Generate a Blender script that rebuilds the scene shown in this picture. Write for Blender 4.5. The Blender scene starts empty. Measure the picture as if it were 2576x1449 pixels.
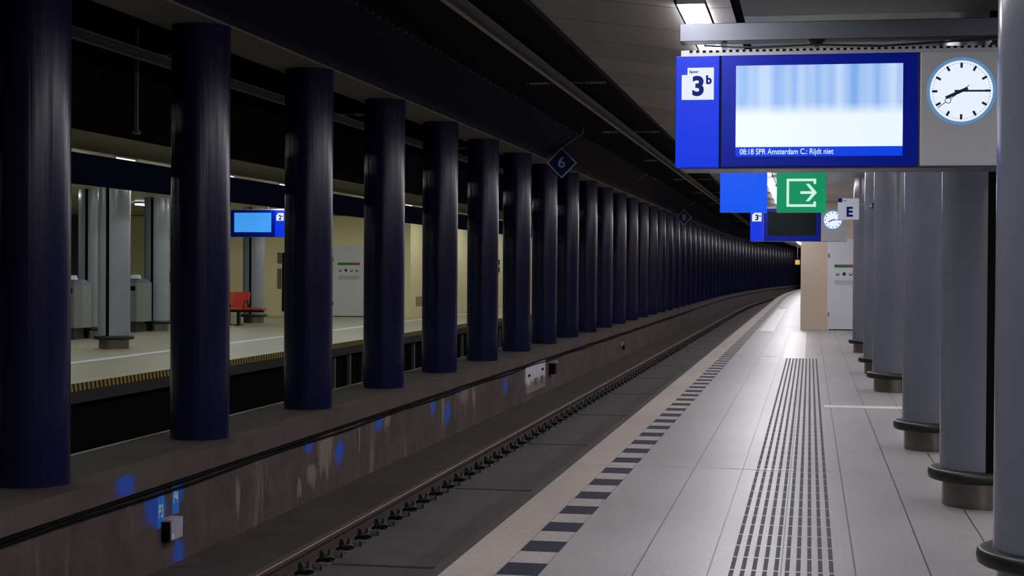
import bpy, bmesh, math, random
from mathutils import Vector, Matrix
random.seed(7)
C = bpy.context.scene.collection
PI = math.pi

# ------------------------------------------------------------------ camera, world, exposure
YAW, PITCH, ROLL = 0.18324, -0.012007, 0.006191
F = Vector((-math.sin(YAW)*math.cos(PITCH), math.cos(YAW)*math.cos(PITCH), math.sin(PITCH)))
R = Vector((math.cos(YAW), math.sin(YAW), 0)); U = R.cross(F)
R, U = R*math.cos(ROLL)+U*math.sin(ROLL), U*math.cos(ROLL)-R*math.sin(ROLL)
cd = bpy.data.cameras.new('camera'); cam = bpy.data.objects.new('camera', cd); C.objects.link(cam)
cd.sensor_width = 36; cd.lens = 36*4042/2576; cd.clip_start = .05; cd.clip_end = 600
m = Matrix((R, U, -F)).transposed().to_4x4(); m.translation = Vector((0, 0, 1.5)); cam.matrix_world = m
bpy.context.scene.camera = cam
W = bpy.data.worlds.new('world'); bpy.context.scene.world = W; W.use_nodes = True
W.node_tree.nodes['Background'].inputs[0].default_value = (.5, .55, .7, 1)
W.node_tree.nodes['Background'].inputs[1].default_value = 0.0
vs = bpy.context.scene.view_settings
vs.view_transform = 'Standard'; vs.look = 'None'; vs.gamma = 1; vs.use_curve_mapping = False
vs.exposure = 0.0
LUM = 38.0      # strength of the near platform's ceiling luminaires
LUM2 = 21.0      # strength of the far platform's luminaires

# ------------------------------------------------------------------ materials
def lin(c):
    return tuple((v/255/12.92 if v/255 <= .04045 else ((v/255+.055)/1.055)**2.4) for v in c)
def base_mat(name):
    m = bpy.data.materials.new(name); m.use_nodes = True
    return m, m.node_tree, m.node_tree.nodes['Principled BSDF']
def N(t, typ, **kw):
    n = t.nodes.new(typ)
    for k, v in kw.items():
        if hasattr(n, k): setattr(n, k, v)
    return n
def val(t, s, v):
    if hasattr(v, 'links') or isinstance(v, bpy.types.NodeSocket): t.links.new(v, s)
    else: s.default_value = v
def math_(t, op, a, b=0.0, c=0.0):
    n = t.nodes.new('ShaderNodeMath'); n.operation = op
    val(t, n.inputs[0], a); val(t, n.inputs[1], b); val(t, n.inputs[2], c)
    return n.outputs[0]
def mix(t, f, a, b):
    n = t.nodes.new('ShaderNodeMix'); n.data_type = 'RGBA'
    val(t, n.inputs[0], f)
    for s, v in ((n.inputs[6], a), (n.inputs[7], b)):
        if isinstance(v, tuple): s.default_value = v[:3]+(1,)
        else: t.links.new(v, s)
    return n.outputs[2]
def noise(t, scale, detail=4, vec=None, sc=(1, 1, 1), rough=.55):
    n = t.nodes.new('ShaderNodeTexNoise'); n.inputs['Scale'].default_value = scale
    n.inputs['Detail'].default_value = detail; n.inputs['Roughness'].default_value = rough
    mp = t.nodes.new('ShaderNodeMapping'); mp.inputs['Scale'].default_value = sc
    if vec is None:
        vec = t.nodes.new('ShaderNodeTexCoord').outputs['Object']
    t.links.new(vec, mp.inputs[0]); t.links.new(mp.outputs[0], n.inputs['Vector'])
    return n.outputs['Fac']
def ramp(t, f, a, b):
    n = t.nodes.new('ShaderNodeMapRange'); val(t, n.inputs[0], f)
    n.inputs[1].default_value = a; n.inputs[2].default_value = b
    return n.outputs[0]
def bump(t, b, h, strength=.3, dist=.01):
    n = t.nodes.new('ShaderNodeBump'); n.inputs['Strength'].default_value = strength
    n.inputs['Distance'].default_value = dist; t.links.new(h, n.inputs['Height'])
    t.links.new(n.outputs[0], b.inputs['Normal'])
def mat(name, rgb, rough=.5, metal=0, var=.12, nscale=6, nsc=(1, 1, 1), bmp=0, spec=.5):
    m, t, b = base_mat(name); c = lin(rgb)
    f = noise(t, nscale, sc=nsc)
    col = mix(t, f, tuple(v*(1-var) for v in c), tuple(min(1, v*(1+var)) for v in c))
    t.links.new(col, b.inputs['Base Color']); b.inputs['Roughness'].default_value = rough
    b.inputs['Metallic'].default_value = metal; b.inputs['Specular IOR Level'].default_value = spec
    if bmp: bump(t, b, f, bmp)
    return m
def emis(name, rgb, s=1.0, var=0.0, nscale=3):
    m, t, b = base_mat(name); c = lin(rgb)
    b.inputs['Base Color'].default_value = tuple(v*.05 for v in c)+(1,)
    b.inputs['Roughness'].default_value = .4; b.inputs['Specular IOR Level'].default_value = .2
    b.inputs['Emission Strength'].default_value = s
    f = noise(t, nscale, 1)
    col = mix(t, f, tuple(v*(1-var) for v in c), tuple(v*(1+var) for v in c))
    t.links.new(col, b.inputs['Emission Color'])
    return m
def uvxy(t):
    u = t.nodes.new('ShaderNodeUVMap'); s = t.nodes.new('ShaderNodeSeparateXYZ'); t.links.new(u.outputs[0], s.inputs[0])
    return u.outputs[0], s.outputs[0], s.outputs[1]
def line_at(t, v, x, w):            # 1 within w of x
    return math_(t, 'LESS_THAN', math_(t, 'ABSOLUTE', math_(t, 'SUBTRACT', v, x)), w)
def orr(t, *fs):
    r = fs[0]
    for f in fs[1:]: r = math_(t, 'MAXIMUM', r, f)
    return r
def periodic(t, v, period, off, w):   # 1 within w of every off + n*period
    q = math_(t, 'ABSOLUTE', math_(t, 'SUBTRACT', math_(t, 'FRACT', math_(t, 'ADD', math_(t, 'DIVIDE', math_(t, 'SUBTRACT', v, off), period), 100.5)), .5))
    return math_(t, 'LESS_THAN', q, w/period)

# platform tiles: fine terrazzo, longitudinal and cross joints, uv in metres
def tile_mat(name, rgb, xs, rough=.38, cross=.37, crossf=.25):
    m, t, b = base_mat(name); v, x, y = uvxy(t); c = lin(rgb)
    sp = noise(t, 160, 2, v); big = noise(t, .9, 4, v, sc=(1, .5, 1)); mid = noise(t, 9, 4, v)
    sp2 = noise(t, 55, 3, v)
    k = math_(t, 'ADD', math_(t, 'ADD', math_(t, 'MULTIPLY', sp, .45), math_(t, 'MULTIPLY', sp2, .35)), math_(t, 'ADD', math_(t, 'MULTIPLY', big, .2), math_(t, 'MULTIPLY', mid, .15)))
    col = mix(t, ramp(t, k, .42, .72), tuple(a*.55 for a in c), tuple(min(1, a*1.42) for a in c))
    seam = orr(t, *[line_at(t, x, q, .0042) for q in xs]) if xs else line_at(t, x, 99, .001)
    faint = math_(t, 'MULTIPLY', periodic(t, y, cross, .1, .003), crossf)
    strong = periodic(t, y, 16.05, 12.22, .006)
    smudge = math_(t, 'MULTIPLY', math_(t, 'GREATER_THAN', noise(t, 5, 5, v, sc=(1, 3, 1)), .72), .25)
    f = orr(t, seam, faint, strong, smudge)
    col = mix(t, f, col, tuple(a*.16 for a in c))
    t.links.new(col, b.inputs['Base Color'])
    t.links.new(math_(t, 'ADD', rough-.08, math_(t, 'MULTIPLY', mid, .2)), b.inputs['Roughness'])
    bump(t, b, sp, .08, .002); b.inputs['Specular IOR Level'].default_value = .4
    return m
XS = [-.845, -.485, -.13, .235, .60, .965, 1.33, 1.7, 2.07]
M = {}
M['tile'] = tile_mat('platform_tile', (138, 134, 133), XS)
M['tile_edge'] = tile_mat('edge_tile', (148, 137, 129), [-1.503], .5, .335, .3)
M['tile_band'] = tile_mat('band_tile', (144, 136, 131), [-1.296], .48, .335, .2)
M['block'] = mat('dark_block_tile', (26, 28, 44), .7, spec=.15, var=.25, nscale=40)
M['nose'] = mat('edge_concrete', (54, 46, 42), .85, var=.5, nscale=14, bmp=.5)
M['tile2'] = tile_mat('far_platform_tile', (152, 148, 128), [-11.05, -12.0, -9.6], .4, .6, .2)
M['white_tile'] = mat('white_guide_tile', (200, 196, 192), .4, var=.08, nscale=30)
M['ridge'] = mat('tactile_ridge', (28, 28, 34), .7, var=.2, nscale=40)
M['joint_glint'] = mat('joint_glint', (235, 235, 240), .2, 0)  # plain white instead of metal, the joints' glint put into the colour

def concrete(name, rgb, lo=.55, hi=1.4, streak=0.0, rough=.85, scale=2.2, blobs=(), pale=(), red=(70, 44, 36)):
    m, t, b = base_mat(name); v, x, y = uvxy(t); c = lin(rgb)
    a = noise(t, scale, 8, v, rough=.65); f = noise(t, 45, 4, v)
    k = math_(t, 'ADD', math_(t, 'MULTIPLY', a, .75), math_(t, 'MULTIPLY', f, .25))
    col = mix(t, ramp(t, k, .3, .7), tuple(q*lo for q in c), tuple(q*hi for q in c))
    st = noise(t, .8, 5, v)
    col = mix(t, math_(t, 'MULTIPLY', ramp(t, st, .52, .72), .6), col, tuple(.45*q for q in lin(red)))
    if streak:
        s = noise(t, 3.0, 6, v, sc=(1, .12, 1), rough=.7)       # runs down the wall
        col = mix(t, math_(t, 'MULTIPLY', ramp(t, s, .56, .68), streak), col, lin((132, 116, 102)))
        s2 = noise(t, 2.0, 5, v, sc=(1, .2, 1))
        col = mix(t, math_(t, 'MULTIPLY', ramp(t, s2, .58, .75), .5), col, lin((34, 30, 44)))
    for marks, rgb_m, e, e2, a_, b_, k_ in ((pale, (134, 120, 108), math_(t, 'MULTIPLY', noise(t, 5, 5, v, sc=(2.0, .5, 1), rough=.7), 3.6), math_(t, 'MULTIPLY', noise(t, 16, 3, v, sc=(1, .2, 1)), 2.6), 2.55, 2.95, .72), (blobs, (18, 84, 196), math_(t, 'MULTIPLY', noise(t, 5, 4, v), 1.7), noise(t, 18, 3, v, sc=(1, .5, 1)), 1.55, 2.2, .85)):
        if not marks: continue
        tot = None
        for (bx_, by_, rx, ry) in marks:
            dx = math_(t, 'DIVIDE', math_(t, 'SUBTRACT', x, bx_), rx); dy = math_(t, 'DIVIDE', math_(t, 'SUBTRACT', y, by_), ry)
            d = math_(t, 'SQRT', math_(t, 'ADD', math_(t, 'MULTIPLY', dx, dx), math_(t, 'MULTIPLY', dy, dy)))
            tot = d if tot is None else math_(t, 'MINIMUM', tot, d)
        tot = math_(t, 'ADD', tot, math_(t, 'ADD', math_(t, 'MULTIPLY', e, .8), math_(t, 'MULTIPLY', e2, .4)))
        mk = math_(t, 'SUBTRACT', 1.0, ramp(t, tot, a_, b_))
        col = mix(t, math_(t, 'MULTIPLY', mk, k_), col, lin(rgb_m))
    t.links.new(col, b.inputs['Base Color']); b.inputs['Roughness'].default_value = rough
    bump(t, b, k, .35, .02)
    return m
# blue spray marks on the low wall: (y, z, ry, rz)
BLOBS = [(12.02, -.42, .20, .13), (12.52, -.33, .10, .10), (12.5, -.86, .10, .14), (17.1, -.55, .16, .13), (16.0, -.36, .12, .07),
         (18.75, -.36, .17, .10), (21.6, -.40, .14, .10), (22.5, -.56, .17, .15), (23.2, -.33, .12, .05), (27.0, -.50, .16, .12), (12.4, -.62, .2, .05)]
M['wall_low'] = concrete('stained_wall_concrete', (72, 58, 57), .4, 1.6, streak=.75, blobs=BLOBS, pale=[(16.6, -.45, .34, .30), (16.1, -.66, .22, .16), (15.7, -.75, .1, .12), (19.15, -.36, .16, .16), (22.2, -.45, .10, .34), (23.6, -.40, .34, .16), (17.9, -.5, .05, .3), (24.3, -.5, .12, .2), (13.9, -.6, .06, .2)])
M['coping'] = concrete('coping_concrete', (76, 62, 58), .55, 1.4, blobs=[(11.35, -.155, .16, .09)])
M['ledge'] = concrete('ledge_concrete', (52, 41, 38), .4, 1.3, scale=1.4)
M['bed'] = concrete('track_bed_concrete', (58, 48, 44), .35, 1.7, scale=3)
M['slab'] = concrete('track_slab_concrete', (72, 66, 68), .65, 1.25, scale=2, red=(90, 80, 78))
M['slab_joint'] = mat('slab_joint_rubber', (16, 14, 14), .9)
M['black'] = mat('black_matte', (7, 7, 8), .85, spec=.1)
M['dark_roof'] = mat('dark_tunnel_roof', (13, 12, 27), .8, var=.35, nscale=2.5, bmp=.2, spec=.12)
M['dark_panel'] = None
def perf():
    m, t, b = base_mat('perforated_dark_panel'); v, x, y = uvxy(t); c = lin((18, 17, 36))
    vo = t.nodes.new('ShaderNodeTexVoronoi'); vo.inputs['Scale'].default_value = 9; vo.inputs['Randomness'].default_value = .15
    t.links.new(v, vo.inputs['Vector'])
    col = mix(t, math_(t, 'LESS_THAN', vo.outputs['Distance'], .22), c, tuple(q*.25 for q in c))
    t.links.new(col, b.inputs['Base Color']); b.inputs['Roughness'].default_value = .8; b.inputs['Specular IOR Level'].default_value = .15
    return m
M['dark_panel'] = perf()
M['soffit'] = mat('beam_soffit_concrete', (104, 98, 90), .8, var=.25, nscale=1.5)
def blue_paint():
    m, t, b = base_mat('dark_blue_column_paint'); tc = t.nodes.new('ShaderNodeTexCoord').outputs['Object']
    f = noise(t, 2, 4, tc, sc=(1, 1, .35)); st = noise(t, 34, 3, tc, sc=(1, 1, .012))
    col = mix(t, f, lin((17, 17, 42)), lin((29, 29, 70)))
    t.links.new(col, b.inputs['Base Color'])
    t.links.new(math_(t, 'ADD', .13, math_(t, 'MULTIPLY', st, .2)), b.inputs['Roughness'])
    b.inputs['Specular IOR Level'].default_value = .26
    bump(t, b, st, .45, .009)
    return m
M['column_blue'] = blue_paint()
def grey_paint(nm='grey_column_enamel', c0=(94, 96, 108), c1=(112, 113, 125)):
    m, t, b = base_mat(nm); tc = t.nodes.new('ShaderNodeTexCoord').outputs['Object']
    st = noise(t, 14, 2, tc, sc=(1, 1, .01)); f = noise(t, 1.2, 3, tc)
    t.links.new(mix(t, f, lin(c0), lin(c1)), b.inputs['Base Color'])
    b.inputs['Roughness'].default_value = .2; bump(t, b, st, .2, .01)
    return m
M['column_grey'] = grey_paint()
M['column_lit'] = grey_paint('lit_column_enamel', (132, 138, 148), (150, 156, 164))  # lighter copy of the grey enamel, the far platform's brightness put into colour
def brushed(name, rgb, rough, sc=(1, 1, .03)):
    m, t, b = base_mat(name); tc = t.nodes.new('ShaderNodeTexCoord').outputs['Object']
    st = noise(t, 60, 3, tc, sc=sc); c = lin(rgb)
    t.links.new(mix(t, st, tuple(q*.9 for q in c), c), b.inputs['Base Color'])
    b.inputs['Metallic'].default_value = 1
    t.links.new(math_(t, 'ADD', rough, math_(t, 'MULTIPLY', st, .15)), b.inputs['Roughness'])
    return m
M['steel'] = brushed('brushed_steel_base', (124, 119, 114), .16)
M['alu'] = brushed('brushed_aluminium', (104, 106, 114), .36, (.03, 1, 1))
M['rubber'] = mat('black_rubber', (15, 15, 17), .42, var=.2)
M['cable'] = mat('dull_black_cable', (9, 9, 10), .9, spec=.1)
M['cream'] = mat('cream_wall_panel', (196, 178, 158), .6, var=.12, nscale=1.2)
M['cream2'] = mat('pale_yellow_wall_panel', (232, 218, 172), .6, var=.08, nscale=.8)
M['door'] = mat('white_door_paint', (205, 205, 212), .4, var=.05)
M['signgrey'] = mat('light_grey_sign_metal', (158, 158, 158), .42, .1, var=.04)
M['undergrey'] = mat('sign_underside_metal', (120, 122, 134), .35, .4, var=.08)
M['darkblue'] = mat('dark_blue_fascia', (6, 8, 46), .8, var=.2, nscale=2, spec=.08)
M['bezel'] = mat('blue_bezel', (0, 24, 150), .3, var=.08, spec=.15)
M['numblue'] = emis('backlit_blue', (0, 52, 232), .9, .06)
M['waysignblue'] = emis('backlit_way_sign_blue', (0, 84, 240), 1.0, .12, 2)
M['tickerblue'] = emis('ticker_blue', (0, 62, 226), 1.0)
M['white_lit'] = emis('backlit_white', (222, 230, 255), 1.0, .03)
M['text_lit'] = emis('lit_letters', (225, 240, 255), 1.0)
M['text_blue'] = mat('blue_lettering', (4, 14, 96), .7, spec=.15)
M['text_black'] = mat('black_lettering', (14, 14, 30), .5)
M['green'] = emis('backlit_green', (0, 138, 92), 1.0, .18, 3)
M['exit_white'] = emis('exit_symbol_white', (210, 245, 225), .95)
M['screen_off'] = mat('dark_screen_glass', (12, 22, 26), .5, spec=.15)
M['screen_blue'] = emis('pale_blue_screen', (66, 156, 240), .95, .12, 1.2)
M['clock_face'] = emis('clock_face_white', (228, 238, 255), 1.0, .04)
M['clock_rim'] = emis('clock_rim_blue', (98, 146, 196), .8)
M['clock_hand'] = mat('clock_hand_black', (14, 16, 44), .5)
M['lamp'] = emis('luminaire_diffuser', (246, 244, 250), LUM)
M['lamp2'] = emis('warm_luminaire_diffuser', (240, 246, 240), LUM2)
M['glint'] = emis('glint_emission', (255, 250, 228), 2.5)
M['lamp_frame'] = mat('luminaire_frame', (150, 150, 152), .4, .3)
M['amber'] = emis('amber_lamp', (240, 190, 90), .8)
M['sign_white'] = mat('white_sign_enamel', (205, 210, 225), .4, var=.03)
M['diamond_blue'] = mat('diamond_sign_blue', (18, 34, 104), .4)
M['diamond_edge'] = mat('diamond_sign_edge', (190, 196, 215), .5)
M['rail_top'] = mat('worn_rail_head', (104, 86, 76), .55, .3, var=.2, nscale=8)
M['rail_side'] = mat('rusty_rail_web', (60, 44, 39), .8, .1, var=.35, nscale=12)
M['clip'] = mat('black_cast_fastening', (34, 34, 36), .6, .3, var=.3, nscale=30)
M['clip_plate'] = mat('grey_base_plate', (92, 92, 90), .8, var=.3, nscale=20)
M['conductor'] = mat('aluminium_conductor_bar', (206, 186, 160), .45, .2, var=.1)
M['bracket'] = mat('overhead_bracket_steel', (120, 122, 132), .5, .2)
M['porcelain'] = mat('insulator_grey', (160, 156, 156), .3)
M['red'] = mat('red_seat_steel', (205, 48, 24), .4, var=.08)
M['bingrey'] = mat('grey_bin_metal', (122, 126, 124), .5, .2)
M['bindark'] = mat('dark_bin_base', (44, 46, 48), .6)
M['paint_blue'] = mat('blue_painted_label', (16, 120, 225), .7, var=.3, nscale=30)
M['paint_text'] = mat('pale_painted_letters', (220, 230, 200), .8, var=.2, nscale=60)
M['boxgrey'] = mat('grey_junction_box', (160, 152, 164), .6, var=.2, nscale=20)
M['dirtywhite'] = None
def dirty():
    m, t, b = base_mat('dirty_white_panel'); tc = t.nodes.new('ShaderNodeTexCoord').outputs['Object']
    s = t.nodes.new('ShaderNodeSeparateXYZ'); t.links.new(tc, s.inputs[0])
    f = noise(t, 4, 5, tc); k = math_(t, 'ADD', s.outputs[2], math_(t, 'MULTIPLY', f, .25))
    t.links.new(mix(t, ramp(t, k, .28, .36), lin((122, 110, 104)), lin((190, 188, 196))), b.inputs['Base Color'])
    b.inputs['Roughness'].default_value = .7
    return m
M['dirtywhite'] = dirty()
def ceil_mat(name, rgb, per, off, xs, rough=.32, metal=.35, var=.18, seam=.012):
    m, t, b = base_mat(name); v, x, y = uvxy(t); c = lin(rgb)
    idx = math_(t, 'FLOOR', math_(t, 'DIVIDE', math_(t, 'SUBTRACT', y, off), per))
    wn = t.nodes.new('ShaderNodeTexWhiteNoise'); wn.noise_dimensions = '1D'; t.links.new(idx, wn.inputs['W'])
    f = noise(t, 2.2, 3, v)
    k = math_(t, 'ADD', math_(t, 'MULTIPLY', wn.outputs[0], .5), math_(t, 'MULTIPLY', f, .5))
    col = mix(t, k, tuple(q*(1-var) for q in c), tuple(q*(1+var) for q in c))
    s = periodic(t, y, per, off, seam)
    if xs: s = orr(t, s, *[line_at(t, x, q, seam) for q in xs])
    t.links.new(mix(t, s, col, tuple(q*.08 for q in c)), b.inputs['Base Color'])
    b.inputs['Roughness'].default_value = rough; b.inputs['Metallic'].default_value = metal
    bump(t, b, f, .25, .03)
    return m
M['ceil_side'] = ceil_mat('metal_ceiling_side_panels', (206, 199, 192), 1.08, 13.75, [], .34, .55, .26)
M['ceil_main'] = ceil_mat('metal_ceiling_main_panels', (160, 156, 152), 1.62, 10.5, [.95, 2.4], .36, .25)
M['ceil_lowered'] = ceil_mat('olive_ceiling_panels', (128, 130, 120), 1.62, 10.5, [.35], .5, .1)
M['ceil2'] = ceil_mat('far_platform_ceiling', (190, 186, 150), .8, 0, [], .5, .1)
M['rimgrey'] = mat('dull_rim_metal', (132, 130, 124), .5, .2)
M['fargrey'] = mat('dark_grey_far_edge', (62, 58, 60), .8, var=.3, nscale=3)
M['lip'] = mat('far_canopy_lip', (150, 145, 112), .7, var=.12, nscale=1.5)
def hazard():
    m, t, b = base_mat('yellow_black_edge_stripes'); v, x, y = uvxy(t)
    f = periodic(t, math_(t, 'ADD', x, math_(t, 'MULTIPLY', y, .3)), .125, 0, .035)
    t.links.new(mix(t, f, lin((20, 18, 14)), lin((190, 160, 60))), b.inputs['Base Color'])
    b.inputs['Roughness'].default_value = .6
    return m
M['hazard'] = hazard()
def screen():
    m, t, b = base_mat('lit_departure_screen'); v, x, y = uvxy(t)
    n1 = noise(t, 6.5, 1.5, v, sc=(1.4, .015, 1)); n2 = noise(t, 1.2, 2, v)
    up = mix(t, ramp(t, n1, .35, .66), lin((124, 172, 236)), lin((196, 218, 250)))
    edge = math_(t, 'ADD', y, math_(t, 'MULTIPLY', n2, .05))
    col = mix(t, ramp(t, edge, .40, .56), lin((236, 248, 255)), up)
    b.inputs['Base Color'].default_value = (.02, .02, .02, 1); b.inputs['Roughness'].default_value = .25
    t.links.new(col, b.inputs['Emission Color']); b.inputs['Emission Strength'].default_value = .98
    return m
M['screen'] = screen()

# ------------------------------------------------------------------ helpers
BK, BY = 4.6e-4, 85.0
def bend(x, y): return x + (BK*(y-BY)**2 if y > BY else 0.0)
STN = [-11, 0, 5, 12, 25, 45, 65, 85] + [85+5*i for i in range(1, 30)]

def stations(y0, y1): return [y0] + [s for s in STN if y0+.01 < s < y1-.01] + [y1]

class MB:
    def __init__(s):
        s.bm = bmesh.new(); s.uv = s.bm.loops.layers.uv.new('UVMap'); s.mi = 0
    def face(s, pts, uvs=None, smooth=False):
        vs_ = [s.bm.verts.new(p) for p in pts]
        f = s.bm.faces.new(vs_); f.material_index = s.mi; f.smooth = smooth
        if uvs:
            for l, q in zip(f.loops, uvs): l[s.uv].uv = q
        return f
    def box(s, x0, x1, y0, y1, z0, z1, bev=0):
        r = bmesh.ops.create_cube(s.bm, size=1)
        for v in r['verts']:
            v.co = Vector(((x0+x1)/2+v.co.x*(x1-x0), (y0+y1)/2+v.co.y*(y1-y0), (z0+z1)/2+v.co.z*(z1-z0)))
        fs = set(f for v in r['verts'] for f in v.link_faces)
        for f in fs: f.material_index = s.mi
        if bev:
            es = list(set(e for v in r['verts'] for e in v.link_edges))
            rr = bmesh.ops.bevel(s.bm, geom=es, offset=bev, segments=2, affect='EDGES', profile=.5)
            for f in rr['faces']: f.material_index = s.mi
        return s
    def lathe(s, prof, cx=0, cy=0, seg=48, sx=1, sy=1, smooth=True):
        rings = []
        for (r, z) in prof:
            rings.append([s.bm.verts.new((cx+r*sx*math.cos(2*PI*i/seg), cy+r*sy*math.sin(2*PI*i/seg), z)) for i in range(seg)])
        for a, b in zip(rings, rings[1:]):
            for i in range(seg):
                f = s.bm.faces.new((a[i], a[(i+1) % seg], b[(i+1) % seg], b[i])); f.smooth = smooth; f.material_index = s.mi
        return rings
    def cap(s, ring):
        f = s.bm.faces.new(ring); f.material_index = s.mi
    def tube(s, pts, r, seg=8):
        rings = []
        for i, p in enumerate(pts):
            p = Vector(p); d = (Vector(pts[min(i+1, len(pts)-1)])-Vector(pts[max(i-1, 0)])).normalized()
            a = d.cross(Vector((0, 0, 1)))
            if a.length < .1: a = d.cross(Vector((1, 0, 0)))
            a.normalize(); b = d.cross(a)
            rings.append([s.bm.verts.new(p+a*r*math.cos(2*PI*j/seg)+b*r*math.sin(2*PI*j/seg)) for j in range(seg)])
        for a, b in zip(rings, rings[1:]):
            for j in range(seg):
                f = s.bm.faces.new((a[j], a[(j+1) % seg], b[(j+1) % seg], b[j])); f.smooth = True; f.material_index = s.mi
        s.cap(rings[0]); s.cap(rings[-1]); return s
    def prism_y(s, outline, y0, y1):      # outline of (x, z), extruded along y
        a = [s.bm.verts.new((x, y0, z)) for x, z in outline]; b = [s.bm.verts.new((x, y1, z)) for x, z in outline]
        s.cap(a); s.cap(b[::-1]); n = len(a)
        for i in range(n):
            f = s.bm.faces.new((a[i], b[i], b[(i+1) % n], a[(i+1) % n])); f.material_index = s.mi
        return s
    def prism_x(s, outline, x0, x1):      # outline of (y, z), extruded along x
        a = [s.bm.verts.new((x0, y, z)) for y, z in outline]; b = [s.bm.verts.new((x1, y, z)) for y, z in outline]
        s.cap(a); s.cap(b[::-1]); n = len(a)
        for i in range(n):
            f = s.bm.faces.new((a[i], b[i], b[(i+1) % n], a[(i+1) % n])); f.material_index = s.mi
        return s
    def run(s, prof, y0, y1, close=False, mats=None):    # profile of (x, z) swept along the track, following its bend; uv in metres
        ys = stations(y0, y1); P = list(prof)
        if close: P = P+[P[0]]
        us = [0]
        for a, b in zip(P, P[1:]): us.append(us[-1]+math.hypot(b[0]-a[0], b[1]-a[1]))
        for k, (a, b) in enumerate(zip(P, P[1:])):
            s.mi = mats[k] if mats else s.mi
            vert = abs(b[1]-a[1]) > abs(b[0]-a[0])
            for p, q in zip(ys, ys[1:]):
                pts = [(bend(a[0], p), p, a[1]), (bend(b[0], p), p, b[1]), (bend(b[0], q), q, b[1]), (bend(a[0], q), q, a[1])]
                if vert: uv = [(p, a[1]), (p, b[1]), (q, b[1]), (q, a[1])]
                else: uv = [(a[0], p), (b[0], p), (b[0], q), (a[0], q)]
                s.face(pts, uv)
        if close:
            for yy in (y0, y1):
                s.face([(bend(x, yy), yy, z) for x, z in prof])
        return s
    def build(s, name, mats, parent=None, loc=(0, 0, 0), rotz=0, merge=False):
        if merge: bmesh.ops.remove_doubles(s.bm, verts=s.bm.verts, dist=1e-5)
        bmesh.ops.recalc_face_normals(s.bm, faces=s.bm.faces)
        me = bpy.data.meshes.new(name); s.bm.to_mesh(me); s.bm.free()
        for k in (mats if isinstance(mats, (list, tuple)) else [mats]): me.materials.append(k)
        o = bpy.data.objects.new(name, me); C.objects.link(o)
        o.location = loc; o.rotation_euler = (0, 0, rotz)
        if parent: o.parent = parent
        return o
def tag(o, label=None, cat=None, group=None, kind=None):
    if label: o['label'] = label
    if cat: o['category'] = cat
    if group: o['group'] = group
    if kind: o['kind'] = kind
    return o
def thing(name, label, cat, loc=(0, 0, 0), rotz=0, group=None):
    o = bpy.data.objects.new(name, None); C.objects.link(o); o.empty_display_size = .1
    o.location = loc; o.rotation_euler = (0, 0, rotz); return tag(o, label, cat, group)
def struct(name, mb, mats, label, cat='structure', merge=False):
    return tag(mb.build(name, mats, merge=merge), label, cat, kind='structure')
def boxp(name, mt, parent, *a, bev=0):
    return MB().box(*a, bev=bev).build(name, mt, parent)
def dup(root, loc=None, rotz=None, label=None):
    r = root.copy(); C.objects.link(r)
    if loc is not None: r.location = loc
    if rotz is not None: r.rotation_euler = (0, 0, rotz)
    if label: r['label'] = label
    for ch in list(root.children):
        c = ch.copy(); C.objects.link(c); c.parent = r
        for g in list(ch.children):
            d = g.copy(); C.objects.link(d); d.parent = c
    return r
def text(name, s, size, mt, parent, loc, rot=(PI/2, 0, 0), bold=0.0, sx=1.0, thick=.001, align='CENTER'):
    cu = bpy.data.curves.new('txt', 'FONT'); cu.body = s; cu.size = size; cu.align_x = align; cu.align_y = 'CENTER'
    cu.offset = bold; cu.extrude = thick; cu.resolution_u = 6
    o = bpy.data.objects.new('txt', cu); C.objects.link(o)
    dg = bpy.context.evaluated_depsgraph_get(); me = bpy.data.meshes.new_from_object(o.evaluated_get(dg))
    bpy.data.objects.remove(o); bpy.data.curves.remove(cu)
    me.name = name; me.materials.clear(); me.materials.append(mt)
    for v in me.vertices: v.co.x *= sx
    t = bpy.data.objects.new(name, me); C.objects.link(t); t.location = loc; t.rotation_euler = rot
    if parent: t.parent = parent
    return t
ORD = ['nearest', 'second nearest', 'third nearest', 'fourth nearest', 'fifth nearest', 'sixth nearest', 'seventh nearest', 'eighth nearest', 'ninth nearest', 'tenth nearest', 'eleventh nearest', 'twelfth nearest', 'thirteenth nearest', 'fourteenth nearest', 'fifteenth nearest']

# ------------------------------------------------------------------ the setting
YE = 228.0
b = MB()
b.run([(-1.86, -.97), (-1.86, -.02), (-1.775, 0)], -11, YE, mats=[0, 0])
b.run([(-1.775, 0), (-1.503, 0)], -11, YE, mats=[1])
b.run([(-1.503, 0), (-1.296, 0)], -11, 2, mats=[2])
b.run([(-1.296, 0), (7.5, 0)], -11, YE, mats=[4])
y = 2.0; k = 0; c0 = 9.9+.67*.25        # alternate pale and dark blocks in the marking band
y = c0-.67*12-.335
y0 = 2.0
while y < 150:
    b.run([(-1.503, 0), (-1.296, 0)], y0, y, mats=[2]); b.run([(-1.503, 0), (-1.296, 0)], y, y+.335, mats=[3])
    y0 = y+.335; y += .67
b.run([(-1.503, 0), (-1.296, 0)], y0, YE, mats=[2])
struct('floor', b, [M['nose'], M['tile_edge'], M['tile_band'], M['block'], M['tile']], 'pale speckled stone tiled near platform with dark marking blocks along its edge', 'floor')

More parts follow.
